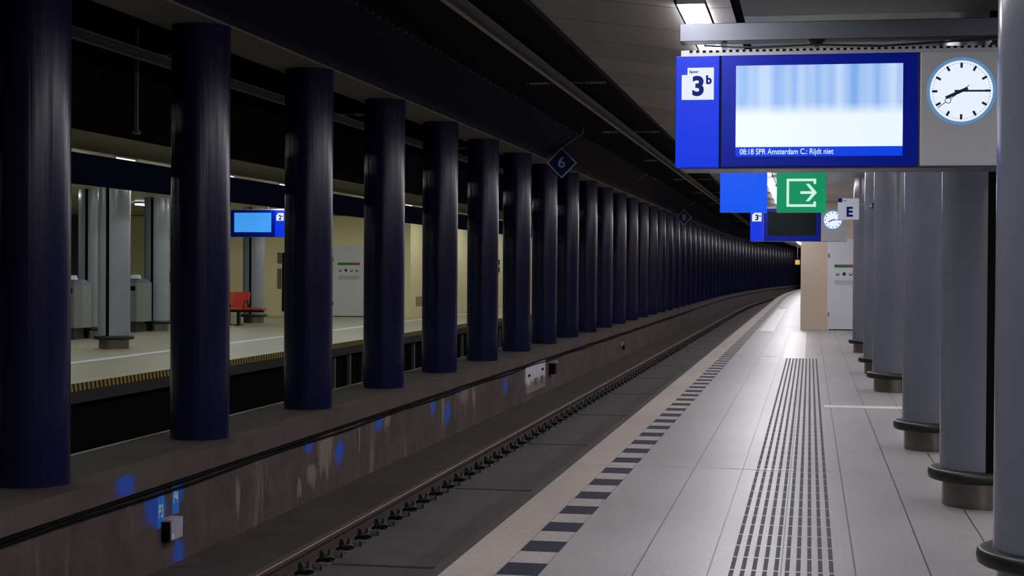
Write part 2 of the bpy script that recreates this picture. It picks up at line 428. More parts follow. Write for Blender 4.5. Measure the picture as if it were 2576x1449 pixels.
b = MB()
b.run([(-5.1, -.93), (-4.1, -.93), (-3.74, -.93), (-3.74, -.865), (-2.3, -.865), (-2.3, -.93), (-1.8, -.93)], -11, YE, mats=[0, 0, 1, 1, 1, 0])
struct('floor_track', b, [M['bed'], M['slab']], 'brown grey concrete bed of the near track', 'track bed')
b = MB()
for i in range(-3, 45):
    yy = 12.32+4.52*i
    if yy > -9 and yy < 200: b.box(bend(-3.73, yy), bend(-2.31, yy), yy-.035, yy+.035, -.9, -.862)
struct('trim_joints', b, M['slab_joint'], 'black joints across the concrete slabs of the near track', 'slab joints')
# low wall with its overhanging coping and the ledge that carries the columns
b = MB(); b.run([(-5.1, -.95), (-5.1, -.235)], -11, YE); struct('wall_track', b, M['wall_low'], 'low stained concrete wall with blue spray marks beside the near track', 'low wall')
b = MB(); b.run([(-5.3, -.235), (-5.05, -.235), (-5.05, -.07), (-5.3, -.07)], -11, YE, close=True)
struct('trim_coping', b, M['coping'], 'concrete coping along the top of the low track wall', 'coping')
b = MB(); b.run([(-5.3, -.07), (-6.0, -.07), (-6.0, -1.0)], -11, YE); struct('floor_ledge', b, M['ledge'], 'dark dusty ledge under the row of blue columns', 'ledge')
b = MB(); b.run([(-5.985, -.06), (-6.01, -.06), (-6.01, -.075), (-5.985, -.075)], -11, YE, close=True)
struct('trim_ledge_rim', b, M['rimgrey'], 'thin pale metal rim along the far side of the column ledge', 'rim')
b = MB(); b.run([(-6.0, -.97), (-9.6, -.97)], -11, YE); struct('floor_far_track', b, M['bed'], 'dark bed of the far track behind the columns', 'track bed')
# far platform
b = MB()
b.run([(-9.2, 0), (-22.5, 0)], -11, YE, mats=[0])
b.run([(-9.2, 0), (-9.2, -.1)], -11, YE, mats=[1])
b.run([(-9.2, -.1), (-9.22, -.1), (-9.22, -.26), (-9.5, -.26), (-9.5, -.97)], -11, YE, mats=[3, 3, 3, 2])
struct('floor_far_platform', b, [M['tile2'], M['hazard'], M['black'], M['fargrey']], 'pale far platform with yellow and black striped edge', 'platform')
b = MB(); b.run([(-11.08, .003), (-11.32, .003)], 5, YE); struct('trim_far_line', b, M['sign_white'], 'white line along the far platform', 'platform line')
# ceilings
b = MB(); b.run([(-5.24, 3.72), (-4.72, 4.3)], -11, YE, mats=[1]); b.run([(-4.72, 4.3), (-4.72, 4.4), (-1.95, 4.4)], -11, YE, mats=[0, 0])
struct('ceiling_track', b, [M['dark_roof'], M['dark_panel']], 'dark blue black roof over the near track', 'ceiling')
b = MB(); b.run([(-5.25, 3.9), (-5.25, 3.7), (-5.87, 3.7), (-5.87, 4.5)], -11, YE); struct('trim_beam', b, M['soffit'], 'grey longitudinal beam resting on the blue columns', 'beam')
b = MB(); b.run([(-5.87, 4.5), (-8.55, 4.5), (-8.55, 3.12)], -11, YE); struct('ceiling_far_track', b, M['black'], 'black roof over the far track', 'ceiling')
b = MB()
for i in range(260):
    y = 8+.30*i+random.uniform(-.04, .04); b.box(-4.735, -4.705, y-.012, y+.012, 4.27, 4.30)
struct('trim_rivets', b, M['bracket'], 'row of small pale rivets along the roof of the near track', 'rivets')
b = MB(); b.run([(-1.95, 4.4), (-1.95, 3.34), (-1.90, 3.34)], -11, YE, mats=[0, 0]); struct('trim_ceiling_edge', b, M['dark_roof'], 'dark edge beam between track roof and platform ceiling', 'edge beam')
b = MB(); b.run([(-1.93, 3.345), (-.87, 3.205)], -11, YE, mats=[0]); b.run([(-.66, 3.2), (-.51, 3.2)], -11, YE, mats=[0])
b.run([(-.87, 3.205), (-.87, 3.28), (-.66, 3.28), (-.66, 3.2)], -11, YE, mats=[2, 2, 2])
b.run([(-.51, 3.2), (-.51, 3.26), (-.45, 3.26), (-.45, 3.2)], -11, YE, mats=[2, 2, 2])
b.run([(-.45, 3.2), (7.5, 3.2)], -11, YE, mats=[1])
struct('ceiling', b, [M['ceil_side'], M['ceil_main'], M['black']], 'grey metal panel ceiling over the near platform', 'ceiling')
b = MB(); b.box(-.43, 7.4, 4.5, 10.45, 3.13, 3.19); 
struct('ceiling_lowered', b, M['ceil_lowered'], 'darker lowered ceiling panels in front of the display beam', 'ceiling')
b = MB(); b.run([(-8.55, 3.12), (-9.25, 3.0)], -11, YE, mats=[1]); b.run([(-9.25, 3.0), (-9.25, 3.1), (-22.5, 3.1)], -11, YE, mats=[1, 0])
struct('ceiling_far_platform', b, [M['ceil2'], M['lip']], 'pale slatted ceiling over the far platform with cream lip', 'ceiling')
b = MB(); b.run([(-9.2, 2.55), (-9.2, 2.95), (-9.26, 2.95), (-9.26, 2.55)], -11, YE, close=True)
struct('trim_fascia', b, M['darkblue'], 'dark blue fascia band above the far platform edge', 'fascia')
# end and side walls
b = MB(); b.box(-26, 26, YE, YE+.4, -1.2, 5); struct('wall_end', b, M['black'], 'black end of the tunnel', 'wall')
b = MB(); b.box(-23, 9, -11.6, -11.2, -1.2, 5); struct('wall_back', b, M['cream'], 'unseen wall added behind the viewer to return reflected light', 'wall')  # added out of view to close the hall for reflected light
b = MB(); b.run([(7.5, 0), (7.5, 3.2)], -11, YE); struct('wall_right_stand_in', b, M['black'], 'black unseen wall standing in for the dark track on the right', 'wall')  # unseen, black in place of the dark second track, dims column reflections
b = MB(); b.run([(-22.5, 3.1), (-22.5, 0)], -11, 48); struct('wall_left', b, M['bindark'], 'dark wall on the far side of the far platform', 'wall')

# ------------------------------------------------------------------ platform inlays
b = MB()
for j in range(10):
    x = -.372+.0545*j
    for i in range(0, 62):
        y0 = 5.2+.365*i
        b.box(x-.011, x+.011, y0, y0+.325, -.002, .0015)
struct('trim_guide_ridges', b, M['ridge'], 'dashed tactile guide ridges running down the near platform', 'tactile strip')
b = MB(); b.box(-.43, -.07, 27.8, 39.7, -.002, .0025); struct('trim_guide_pale', b, M['white_tile'], 'white guide tiles between the ridged strip and the cream block', 'guide tiles')
b = MB(); b.box(-1.21, -.87, 40.1, 63, -.002, .0025); struct('trim_guide_far', b, M['white_tile'], 'white guide tiles passing left of the cream block', 'guide tiles')
b = MB(); b.box(.165, 1.6, 17.93, 18.22, -.002, .003); struct('trim_floor_line', b, M['white_lit'] if False else M['white_tile'], 'white line across the platform between the columns', 'floor line')
b = MB(); b.box(-.84, -.1, 12.212, 12.228, -.002, .004); b.box(-.8, -.25, 28.3, 28.36, -.002, .004)
struct('trim_joint_glint', b, M['joint_glint'], 'steel joint across the platform tiles with its glint painted white', 'joint')

# ------------------------------------------------------------------ blue columns
def bcol(y): return (bend(-5.505, y), y, -.07)
b = MB(); b.lathe([(.268, 0), (.268, 1.9), (.268, 3.77)], seg=64)
col0 = tag(b.build('blue_column', M['column_blue']), 'x', 'column', 'dark blue round columns along the track')
n = 0; y = 10.75; first = True
while y < 222:
    o = col0 if first else col0.copy()
    if not first: C.objects.link(o)
    first = False; o.location = bcol(y)
    if n < 15: o['label'] = 'glossy dark blue round column on the ledge, %s of the row%s' % (ORD[n], ', cut by the left frame edge' if n == 0 else '')
    else: o['label'] = 'dark blue round column far down the row where the columns close up into a wall'
    n += 1; y += 3.24
col0.location = bcol(10.75)

# ------------------------------------------------------------------ grey platform columns
def grey_column(name, h, slot, paint='column_grey'):
    t = thing(name, 'x', 'column', group=None)
    b = MB(); r = b.lathe([(.275, 0), (.275, .2)], seg=48); b.build('base', M['steel'], t)
    b = MB()
    prof = [(.288, .165), (.345, .165), (.360, .174), (.365, .202), (.360, .230), (.345, .238), (.288, .240)]
    b.lathe(prof, seg=48); b.build('bumper_ring', M['rubber'], t)
    b = MB(); seg = 96; r = .29
    if slot:
        a0, a1 = -PI/2+.11, 1.5*PI-.11
        ring = [[b.bm.verts.new((r*math.cos(a0+(a1-a0)*i/90), r*math.sin(a0+(a1-a0)*i/90), z)) for i in range(91)] for z in (.24, h)]
        for i in range(90):
            f = b.bm.faces.new((ring[0][i], ring[0][i+1], ring[1][i+1], ring[1][i])); f.smooth = True
        b.build('shaft', M[paint], t)
        boxp('slot', M['black'], t, -.034, .034, -.284, -.2, .235, h)
    else:
        b.lathe([(.29, .24), (.29, h)], seg=64); b.build('shaft', M[paint], t)
    return t
A = grey_column('grey_column', 3.2, False); A.location = (1.125, 7.62, 0)
A['label'] = 'light grey round column nearest the viewer, cut by the right frame edge'
Bc = grey_column('grey_column', 3.2, True); Bc.location = (1.125, 10.72, 0)
Bc['label'] = 'light grey round column with a black vertical slot, behind the clock of the near display'
for o in (A, Bc): o['group'] = 'light grey columns down the near platform'
for (y, lb) in ((14.0, 'light grey round column third from the viewer, standing behind the slim grey post'), (20.6, 'light grey round column just beyond the white floor line'),
                (24.1, 'light grey round column beside the hanging E sign'), (30.2, 'light grey round column farthest down, in front of the white door')):
    dup(A, (1.07, y, 0), 0, lb)
P2G = 'grey slotted columns on the far platform'
Pc = grey_column('grey_column', 3.1, True, 'column_lit'); Pc.location = (-12.5, 27.55, 0); Pc['group'] = P2G
Pc['label'] = 'pale grey slotted column on the far platform, the nearest one, in front of both bins'
for (x, y, lb) in ((-14.73, 31.4, 'pale grey slotted column on the far platform beside the left bin'), (-15.0, 35.4, 'pale grey slotted column on the far platform behind the right bin'),
                   (-14.73, 41.3, 'grey slotted column on the far platform behind the red bench')):
    dup(Pc, (x, y, 0), 0, lb)

# slim grey post
t = thing('slim_post', 'slim grey post standing in front of the third grey platform column', 'post', (.985, 12.35, 0))
b = MB().box(-.018, .018, -.05, .05, 0, .70, bev=.004); b.build('post', M['bingrey'], t)
boxp('foot', M['bindark'], t, -.03, .03, -.07, .07, 0, .012)

# ------------------------------------------------------------------ luminaires
t = thing('ceiling_light', 'x', 'ceiling light', (0, 0, 0), group='recessed luminaires over the near platform')
boxp('frame', M['lamp_frame'], t, -.09, .09, -1.22, 1.22, 0, .05)
boxp('diffuser', M['lamp'], t, -.074, .074, -1.2, 1.2, -.028, 0)
first = True
for i in range(-5, 50):
    y = 11.55+3.25*i
    if y > 190: break
    if y < 9: lb = 'white recessed ceiling luminaire overhead, before the display beam'
    elif i == 0: lb = 'bright white rectangular ceiling luminaire above the left end of the display beam'
    elif y < 40: lb = 'white ceiling luminaire in the row between the near display and the cream block'
    else: lb = 'white ceiling luminaire of the far end of the row'
    o = t if first else dup(t)
    first = False; o.location = (bend(-.765, y), y, 3.2); o['label'] = lb
o = dup(t, (0, 0, 0)); o['group'] = 'luminaires on the right side of the near platform'
for i in range(12):
    y = 2+3.25*i
    q = o if i == 0 else dup(o)
    q.location = (2.9, y, 3.12 if y < 10.45 else 3.19); q['label'] = 'white ceiling luminaire on the far side of the grey columns'
t = thing('ceiling_light', 'pale yellow ceiling luminaire over the far platform', 'ceiling light', (0, 0, 0), group='luminaires over the far platform')
boxp('frame', M['lamp_frame'], t, -.1, .1, -.72, .72, 0, .05)
boxp('diffuser', M['lamp2'], t, -.085, .085, -.7, .7, -.035, 0)
first = True
for x in (-10.7, -12.9, -16.3):
    for i in range(0, 20):
        y = 12+3.25*i
        if (y > 46 and x < -11.5) or (x < -16 and i % 2): continue
        q = t if first else dup(t)
        first = False; q.location = (x, y, 3.05); q['label'] = {-10.7: 'pale yellow ceiling luminaire behind the blue fascia', -12.9: 'pale yellow ceiling luminaire over the middle of the far platform', -16.3: 'pale yellow ceiling luminaire at the back of the far platform'}[x]
# glowing strips added to give the glints of light above the fascia
t = thing('glint_strip', 'white glowing strip added as a glint above the dark blue fascia of the far platform', 'glint strip', group='glints above the fascia')
MB().tube([(0, -.3, 0), (0, .3, 0)], .008).build('tube', M['glint'], t)
boxp('socket', M['lamp_frame'], t, -.03, .03, -.34, .34, .008, .03)
first = True
for i in range(18):
    y = 15+3.1*i; q = t if first else dup(t); first = False; q.location = (-9.23, y+.5*math.sin(i*2.3), 2.965)

# ------------------------------------------------------------------ displays
def plate_notched(x0, x1, z0, z1, nx, nz, y, d=.004):     # white plate with a stepped upper left corner
    return [(x0, z0), (x1, z0), (x1, z1), (x0+nx, z1), (x0+nx, z1-nz), (x0, z1-nz)]
def disc(b, r, y, cx=0, cz=0, seg=64, d=.004):
    b.prism_y([(cx+r*math.cos(2*PI*i/seg), cz+r*math.sin(2*PI*i/seg)) for i in range(seg)], y-d, y)
def bar(b, cx, cz, ang, r0, r1, w, y, d=.003):             # ang clockwise from 12
    s, c = math.sin(ang), math.cos(ang); px, pz = c*w/2, -s*w/2
    b.prism_y([(cx+s*r0+px, cz+c*r0+pz), (cx+s*r1+px, cz+c*r1+pz), (cx+s*r1-px, cz+c*r1-pz), (cx+s*r0-px, cz+c*r0-pz)], y-d, y)
def clock(parent, cx, cz, r, full=True, y=0):
    b = MB(); disc(b, r*1.11, y, cx, cz); rim = b.build('clock_rim', M['clock_rim'], parent)
    b = MB(); disc(b, r, y-.004, cx, cz); face = b.build('clock_face', M['clock_face'], parent)
    b = MB()
    for i in range(12): bar(b, cx, cz, i*PI/6, r*.76, r*.93, r*.075, y-.008, .002)
    if full:
        for i in range(60):
            if i % 5: bar(b, cx, cz, i*PI/30, r*.90, r*.925, r*.02, y-.008, .002)
    b.build('minute_marks', M['clock_hand'], face)
    b = MB(); bar(b, cx, cz, math.radians(246), -r*.22, r*.54, r*.10, y-.011); b.build('hour_hand', M['clock_hand'], face)
    b = MB(); bar(b, cx, cz, math.radians(90.5), -r*.22, r*.88, r*.06, y-.015); b.build('minute_hand', M['clock_hand'], face)
    if full:
        a = math.radians(234); b = MB(); bar(b, cx, cz, a, -r*.30, r*.43, r*.022, y-.019); bar(b, cx, cz, a, r*.62, r*.92, r*.022, y-.019)
        s, c = math.sin(a), math.cos(a); n_ = 20
        for i in range(n_):
            a0, a1 = 2*PI*i/n_, 2*PI*(i+1)/n_
            o_ = (cx+s*r*.525, cz+c*r*.525)
            b.prism_y([(o_[0]+rr_*math.cos(q), o_[1]+rr_*math.sin(q)) for rr_, q in ((r*.10, a0), (r*.10, a1), (r*.08, a1), (r*.08, a0))], y-.022, y-.019)
        b.build('second_hand', M['clock_hand'], face)
def display(name, label, loc, scr, num, sup, flip=False, full=True):
    # local x: left end of the sign 0 .. 1.95, z 0 .. .66
    t = thing(name, label, 'display', loc)
    W_ = 1.93; fx = (lambda a, b_: (W_-b_, W_-a)) if flip else (lambda a, b_: (a, b_))
    a, c = fx(0.03, W_); boxp('housing', M['undergrey'], t, a, c, .03, .45, .0, .655)
    a, c = fx(0, .258); np_ = boxp('number_panel', M['numblue'], t, a, c, 0, .055, 0, .66, bev=.004)
    x0, x1 = fx(.036, .226)
    b = MB(); b.prism_y(plate_notched(x0, x1, .40, .59, .034, .042, 0), -.006, 0); pl = b.build('number_plate', M['white_lit'], np_)
    text('numeral', num, .155, M['text_blue'], np_, (x0+.098, -.008, .475), bold=.006)
    text('superscript', sup, .068, M['text_blue'], np_, (x0+.160, -.008, .515), bold=.003)
    if full: text('caption', 'Spoor', .022, M['text_black'], np_, (x0+.072, -.008, .566), bold=.0008)
    a, c = fx(.268, 1.405); bz = boxp('bezel', M['bezel'], t, a, c, 0, .06, 0, .66, bev=.004)
    s0, s1 = fx(.356, 1.318)
    b = MB(); b.face([(s0, -.003, .117), (s1, -.003, .117), (s1, -.003, .598), (s0, -.003, .598)], [(0, 0), (1, 0), (1, 1), (0, 1)])
    b.face([(s0, 0, .117), (s0, 0, .598), (s1, 0, .598), (s1, 0, .117)])
    b.build('screen', M[scr], bz)
    if full:
        boxp('ticker_bar', M['tickerblue'], bz, s0, s1, -.003, 0, .061, .117)
        text('ticker_text', '08:18 SPR Amsterdam C.: Rijdt niet', .047, M['text_lit'], bz, (s0+.024, -.005, .088), bold=.0004, sx=.80, align='LEFT')
    a, c = fx(1.415, 1.93); ck = boxp('clock_housing', M['signgrey'], t, a, c, -.005, .06, .0, .66, bev=.006)
    clock(ck, (a+c)/2-.028*(1 if not flip else -1), .43, .176, full, -.005)
    b = MB(); a, c = fx(.03, W_)
    b.box(a, c, .01, .45, .66, .695); b.build('top_cover', M['lamp_frame'], t)
    if full:
        b = MB(); i = 0
        while a+.05+i*.039 < c: b.box(a+.05+i*.039, a+.068+i*.039, .006, .012, .682, .694); i += 1
        b.build('vent_slots', M['black'], t)
        boxp('underside_plate', M['undergrey'], t, a, c, .04, .42, -.010, 0)
        boxp('joint_strip', M['black'], t, .258, .268, .001, .05, 0, .66)
    return t
d1 = display('departure_display', 'large near departure display with lit pale screen, track 3b plate and clock', (-.795, 9.6, 2.11), 'screen', '3', 'b')
d2 = display('departure_display', 'smaller far departure display with a black screen and glowing clock, under the exit sign', (-1.2, 33, 2.09), 'screen_off', '3', 'a', full=False)
d3 = display('departure_display', 'departure display with sky blue screen and track 2 plate over the far platform', (-14.68, 38, 2.25), 'screen_blue', '2', 'a', flip=True, full=False)

t = thing('support_beam', 'brushed steel box beam that carries the near departure display', 'beam', (-.785, 9.73, 2.875))
boxp('beam', M['alu'], t, 0, 2.2, 0, .16, 0, .108, bev=.004)
boxp('column_arm', M['alu'], t, 1.85, 1.97, .16, .76, .01, .11)
for x in (.25, .8, 1.3): boxp('hanger', M['bracket'], t, x, x+.03, .05, .09, -.075, 0)
b = MB(); r = b.lathe([(.001, -.032), (.03, -.028), (.05, -.012), (.058, .0)], .81, .03, seg=24); b.build('sensor_dome', M['rubber'], t)
b = MB(); b.tube([(.15, -.02, -.03), (.45, -.02, -.045), (.8, -.02, -.035), (1.2, -.02, -.05), (1.6, -.02, -.03), (2.0, -.02, -.02)], .006); b.build('cable', M['rubber'], t)

def hung(name, label, cat, x0, x1, y, z0, z1, mt, d=.14, rods=True, ceil=3.2):
    t = thing(name, label, cat, (x0, y, z0)); w = x1-x0; h = z1-z0
    boxp('case', M['signgrey'], t, .004, w-.004, .01, d, 0, h, bev=.004)
    boxp('face', mt, t, 0, w, 0, .012, 0, h)
    if rods:
        for x in (w*.25, w*.75): boxp('hanger_rod', M['bracket'], t, x-.008, x+.008, d/2-.008, d/2+.008, h, ceil-z0)
    return t
hung('direction_sign', 'blank bright blue hanging sign left of the green exit sign', 'sign', -.934, -.444, 17, 2.105, 2.545, M['waysignblue'])
e = hung('exit_sign', 'green illuminated exit sign with white arrow leaving a doorway', 'sign', -.349, .158, 17, 2.105, 2.555, M['green'])
b = MB(); cx, cz = -.09+.349, .232
def rect(x0, x1, z0, z1): b.prism_y([(x0, z0), (x1, z0), (x1, z1), (x0, z1)], -.004, 0)
L_, R_, B_, T_, w = .103, .405, .058, .350, .026
rect(L_, L_+w, B_, T_); rect(L_, R_, T_-w, T_); rect(L_, R_, B_, B_+w); rect(R_-w, R_, T_-.055, T_-w); rect(R_-w, R_, B_+w, B_+.055)
rect(.245, .385, .192, .220)
b.prism_y([(.30, .297), (.335, .297), (.415, .206), (.335, .115), (.30, .115), (.372, .206)], -.0045, 0)
b.build('exit_symbol', M['exit_white'], e)
t = thing('platform_section_sign', 'small white sign lettered E hanging beside the fifth grey column', 'sign', (.379, 23, 2.215))
boxp('plate', M['sign_white'], t, 0, .29, 0, .03, 0, .30, bev=.003)
boxp('corner_mark', M['text_blue'], t, 0, .058, -.002, 0, .245, .3)
text('letter', 'E', .185, M['text_blue'], t, (.158, -.003, .105), bold=.006)
boxp('caption', M['text_black'], t, .075, .115, -.002, 0, .262, .27)
b = MB(); b.box(.27, .5, .01, .03, .2, .23); b.box(.47, .5, .01, .96, .2, .23); b.build('bracket', M['bracket'], t)
# extra hangers for display 2 and 3
for d, xs, zt in ((d2, (.28, 1.3), 3.2), (d3, (.4, 1.4), 3.1)):
    for x in xs: boxp('hanger_rod', M['bracket'], d, x, x+.03, .2, .23, .69, zt-d.location.z)

# ------------------------------------------------------------------ cream block with door
b = MB(); b.box(-.228, 4.6, 41.3, 58, 0, 3.22); struct('wall_block', b, M['cream'], 'cream panelled lift block on the near platform', 'wall')
def plant_door(name, label, x0, x1, y, z1):
    t = tag(thing(name, label, 'door', (x0, y, 0)), kind='structure'); w = x1-x0
    boxp('door_frame', M['sign_white'], t, -.03, w+.03, -.02, .0, 0, z1+.03)
    boxp('door_leaf', M['door'], t, 0, w, -.035, -.02, .03, z1)
    for z in (.35, z1-.45): boxp('hinge', M['bindark'], t, -.012, .012, -.045, -.035, z, z+.1)
    boxp('threshold', M['bindark'], t, 0, w, -.036, -.02, 0, .03)
    n = boxp('notice', M['door'], t, w*.15, w*.88, -.038, -.035, 1.22, 1.66)
    boxp('green_band', mat('notice_green', (20, 110, 50), .6), n, w*.15, w*.52, -.041, -.038, 1.58, 1.655)
    boxp('brown_band', mat('notice_brown', (130, 84, 50), .6), n, w*.52, w*.88, -.041, -.038, 1.58, 1.655)
    boxp('text_block', mat('notice_text', (176, 176, 186), .6), n, w*.17, w*.86, -.040, -.038, 1.14, 1.26)
    for i in range(4):
        b = MB(); disc(b, .045, -.038, w*(.24+.18*i), 1.42, 24, .003); p = b.build('pictogram', M['text_black'], n)
        if i != 1:
            b = MB(); disc(b, .03, -.041, w*(.24+.18*i)+(.012 if i == 3 else 0), 1.435, 20, .002); b.build('pictogram_centre', M['sign_white'], p)
    return t
plant_door('door_1', 'white plant room door with a safety notice in the cream block', .47, 1.37, 41.3, 2.28)
# far platform building
b = MB(); b.box(-22.4, -11.9, 47.3, 90, 0, 3.08); struct('wall_far_block', b, M['cream2'], 'pale yellow panelled building on the far platform', 'wall')
plant_door('door_2', 'white plant room door with a safety notice on the far platform', -14.32, -13.35, 47.3, 2.15)
t = tag(thing('door_3', 'dark open doorway beside the red bench on the far platform', 'door', (-15.95, 47.3, 0)), kind='structure')
boxp('door_leaf', M['black'], t, 0, .42, -.03, 0, .15, 1.95)  # black sheet standing for the darkness inside the opening
t = tag(thing('door_4', 'black sliding door at the back of the far platform', 'door', (-18.95, 47.3, 0)), kind='structure')
boxp('door_leaf', M['black'], t, 0, .9, -.03, 0, 0, 2.6); boxp('door_handle', M['alu'], t, .38, .41, -.06, -.03, .9, 1.25)
# posters by the doorway
for z0, z1, lb in ((.85, 1.45, 'lower dark poster left of the dark doorway on the far platform'), (1.62, 1.95, 'upper brown poster left of the dark doorway on the far platform')):
    t = thing('wall_poster', lb, 'poster', (-16.1, 47.27, z0)); boxp('frame', M['bindark'], t, 0, .12, 0, .03, 0, z1-z0); boxp('sheet', mat('poster_print', (120, 100, 92), .5, var=.6, nscale=20), t, .01, .11, -.003, 0, .02, z1-z0-.02)
t = thing('wall_poster', 'brown framed picture above the right bin on the far platform', 'poster', (-19.75, 47.27, 1.0))
boxp('frame', M['bindark'], t, 0, .6, 0, .03, 0, .35); boxp('sheet', mat('poster_print_brown', (110, 98, 70), .5, var=.6, nscale=12), t, .03, .57, -.003, 0, .03, .32)
# a faded patch on the side wall, blue notices further on
t = tag(MB().box(-11.9, -11.894, 48.0, 49.6, .32, .62).build('wall_stain_patch', mat('faded_wall_patch', (150, 134, 100), .7)), 'faded brown rectangular patch low on the pale building of the far platform', 'patch')
for yy, z in ((60.5, 1.35), (69.0, 1.6)):
    t = thing('wall_notice', 'small blue notice on the side of the far building, %s one' % ('nearer' if yy < 65 else 'farther'), 'notice', (-11.9, yy, z))
    boxp('plate', M['darkblue'], t, 0, .03, 0, .9, 0, .5); boxp('print', M['sign_white'], t, .03, .033, .1, .8, .2, .3)

# bins
def bin_(x, y, lb):
    t = thing('waste_bin', lb, 'bin', (x, y, 0), group='recycling bins on the far platform')
    boxp('plinth', M['bindark'], t, -.33, .33, .06, .5, 0, .24)
    b = MB(); o_ = [(-.48, 0), (.36, 0), (.48, .12), (.48, .56), (-.48, .56)]
    va = [b.bm.verts.new((px, py, .24)) for px, py in o_]; vb = [b.bm.verts.new((px, py, 1.12)) for px, py in o_]
    b.cap(va); b.cap(vb)
    for i in range(5): b.cap([va[i], va[(i+1) % 5], vb[(i+1) % 5], vb[i]])
    b.build('body', M['bingrey'], t)
    b = MB(); va = [b.bm.verts.new((px, py, 1.12)) for px, py in o_]; vt = [b.bm.verts.new((px*.8, .28+(py-.28)*.7, 1.22)) for px, py in o_]
    b.cap(vt)
    for i in range(5): b.cap([va[i], va[(i+1) % 5], vt[(i+1) % 5], vt[i]])
    b.build('lid', M['undergrey'], t)
    for x0 in (-.38, -.2, .02, .2): boxp('opening', M['black'], t, x0, x0+.12, -.012, 0, .95, 1.05)
    boxp('seam', M['black'], t, .165, .18, -.005, 0, .26, 1.12)
    return t
bin_(-15.42, 34.4, 'grey recycling bin with black openings, right one, behind the nearest far platform column')
bin_(-15.03, 30.42, 'grey recycling bin with black openings, left one, beside the nearest blue column')
for x, y, lb in ((-15.16, 34.55, 'right'), (-14.8, 30.57, 'left')):
    b = MB(); b.prism_x([(-.1, 0), (.1, 0), (.03, .09), (-.03, .07)], -.09, .1); tag(b.build('crumpled_paper', M['sign_white'], loc=(x, y, 1.22)), 'white scrap of paper lying on the %s bin of the far platform' % lb, 'paper')

# red bench
t = thing('station_bench', 'red perforated steel bench with black armrests on the far platform', 'bench', (-15.0, 39.3, 0))
def seat(x, back=True, ang=0):
    b = MB(); b.prism_x([(-.22, .43), (-.2, .46), (.2, .43), (.24, .41), (.2, .40), (-.2, .425)], x-.235, x+.235); s = b.build('seat', M['red'], t)
    if back:
        b = MB(); b.prism_x([(.2, .44), (.23, .43), (.36, .84), (.33, .855)], x-.235, x+.235); b.build('backrest', M['red'], t)
for i in range(3): seat(-.45+.49*i)
seat(1.03, back=False)
for x in (-.69, .28, .775):
    b = MB(); b.tube([(x, .2, .45)]+[(x, .0-.17*math.cos(a), .45+.2*math.sin(a)) for a in (PI*.85, PI*.6, PI*.4, PI*.15)]+[(x, -.2, .45)], .018); b.build('armrest', M['rubber'], t)
b = MB().box(-.7, 1.25, -.03, .05, .34, .40); b.build('seat_beam', M['rubber'], t)
for x in (.3, .58, -.5): b = MB().box(x-.04, x+.04, -.04, .06, .02, .36); b.box(x-.06, x+.06, -.2, .22, 0, .03); b.build('leg', M['rubber'], t)

# ------------------------------------------------------------------ rails and fastenings
RP = [(-.07, 0), (.07, 0), (.07, .012), (.01, .03), (.01, .12), (.036, .135), (.036, .165), (.03, .172), (-.03, .172), (-.036, .165), (-.036, .135), (-.01, .12), (-.01, .03), (-.07, .012)]
def rail(x, z, lb):
    for y0, y1, w_ in ((-10.9, 85, ', its straight near length'), (85.004, YE, ', its curving far length')):
        b = MB(); P = [(x+a, z+c) for a, c in RP]; mi = [0]*6+[1, 1, 1, 0, 0, 0, 0, 0]
        b.run(P, y0, y1, close=True, mats=mi)
        tag(b.build('rail', [M['rail_side'], M['rail_top']]), lb+w_, 'rail')
rail(-4.0, -.93, 'rusty running rail beside the low stained wall')
rail(-2.56, -.93, 'running rail tucked under the edge of the near platform')
rail(-7.0, -.97, 'dark running rail of the far track, nearer the columns')
rail(-8.5, -.97, 'dark running rail of the far track, nearer the far platform')
t = thing('rail_fastening', 'black cast rail fastening with upright bolts beside the rusty rail', 'rail fastening', group='fastenings along the running rail')
b = MB(); b.prism_y([(0, 0), (.27, 0), (.25, .028), (0, .04)], -.12, .12); b.build('base_plate', M['clip_plate'], t)
b = MB(); b.tube([(.02, -.06, .05), (.06, -.085, .075), (.12, -.07, .09), (.14, -.02, .07), (.13, .03, .05), (.08, .07, .08), (.02, .06, .055)], .014, 6); b.build('clip', M['clip'], t)
b = MB()
b.lathe([(.03, .02), (.03, .055), (.019, .06), (.019, .13), (.001, .135)], .11, 0, 10); b.build('bolt', M['clip'], t)
b = MB(); b.lathe([(.028, .02), (.028, .05), (.016, .055), (.016, .10), (.001, .104)], .20, .04, 8); b.build('anchor_bolt', M['clip'], t)
b = MB(); b.prism_y([(.02, .03), (.09, .03), (.06, .12), (.03, .13)], -.025, .025); b.build('shoulder', M['clip'], t)
first = True
for i in range(130):
    y = 9.2+.56*i; q = t if first else dup(t); first = False; q.location = (bend(-3.928, y), y, -.928)
b = MB()
for i in range(130, 260):
    y = 9.2+.56*i; b.box(bend(-3.925, y), bend(-3.7, y), y-.12, y+.12, -.93, -.89); b.box(bend(-3.86, y), bend(-3.8, y), y-.04, y+.04, -.89, -.81)
tag(b.build('rail_fastenings_far', M['clip']), 'tiny dark rail fastenings at the far end of the running rail', 'rail fastenings', kind='stuff')

# cable under the coping with its clips
b = MB(); b.tube([(bend(-5.075, y), y, -.262+.006*math.sin(y*1.9)) for y in [i*.8 for i in range(-8, 230)]], .016, 6)
c1 = tag(b.build('wall_cable', M['cable']), 'thick black cable running under the wall coping, upper one', 'cable')
b = MB(); b.tube([(bend(-5.078, y), y, -.305+.01*math.sin(y*1.3+1)) for y in [i*.8 for i in range(-8, 90)]], .011, 6)
c2 = tag(b.build('wall_cable', M['cable']), 'thinner black cable sagging under the upper cable on the low wall', 'cable')

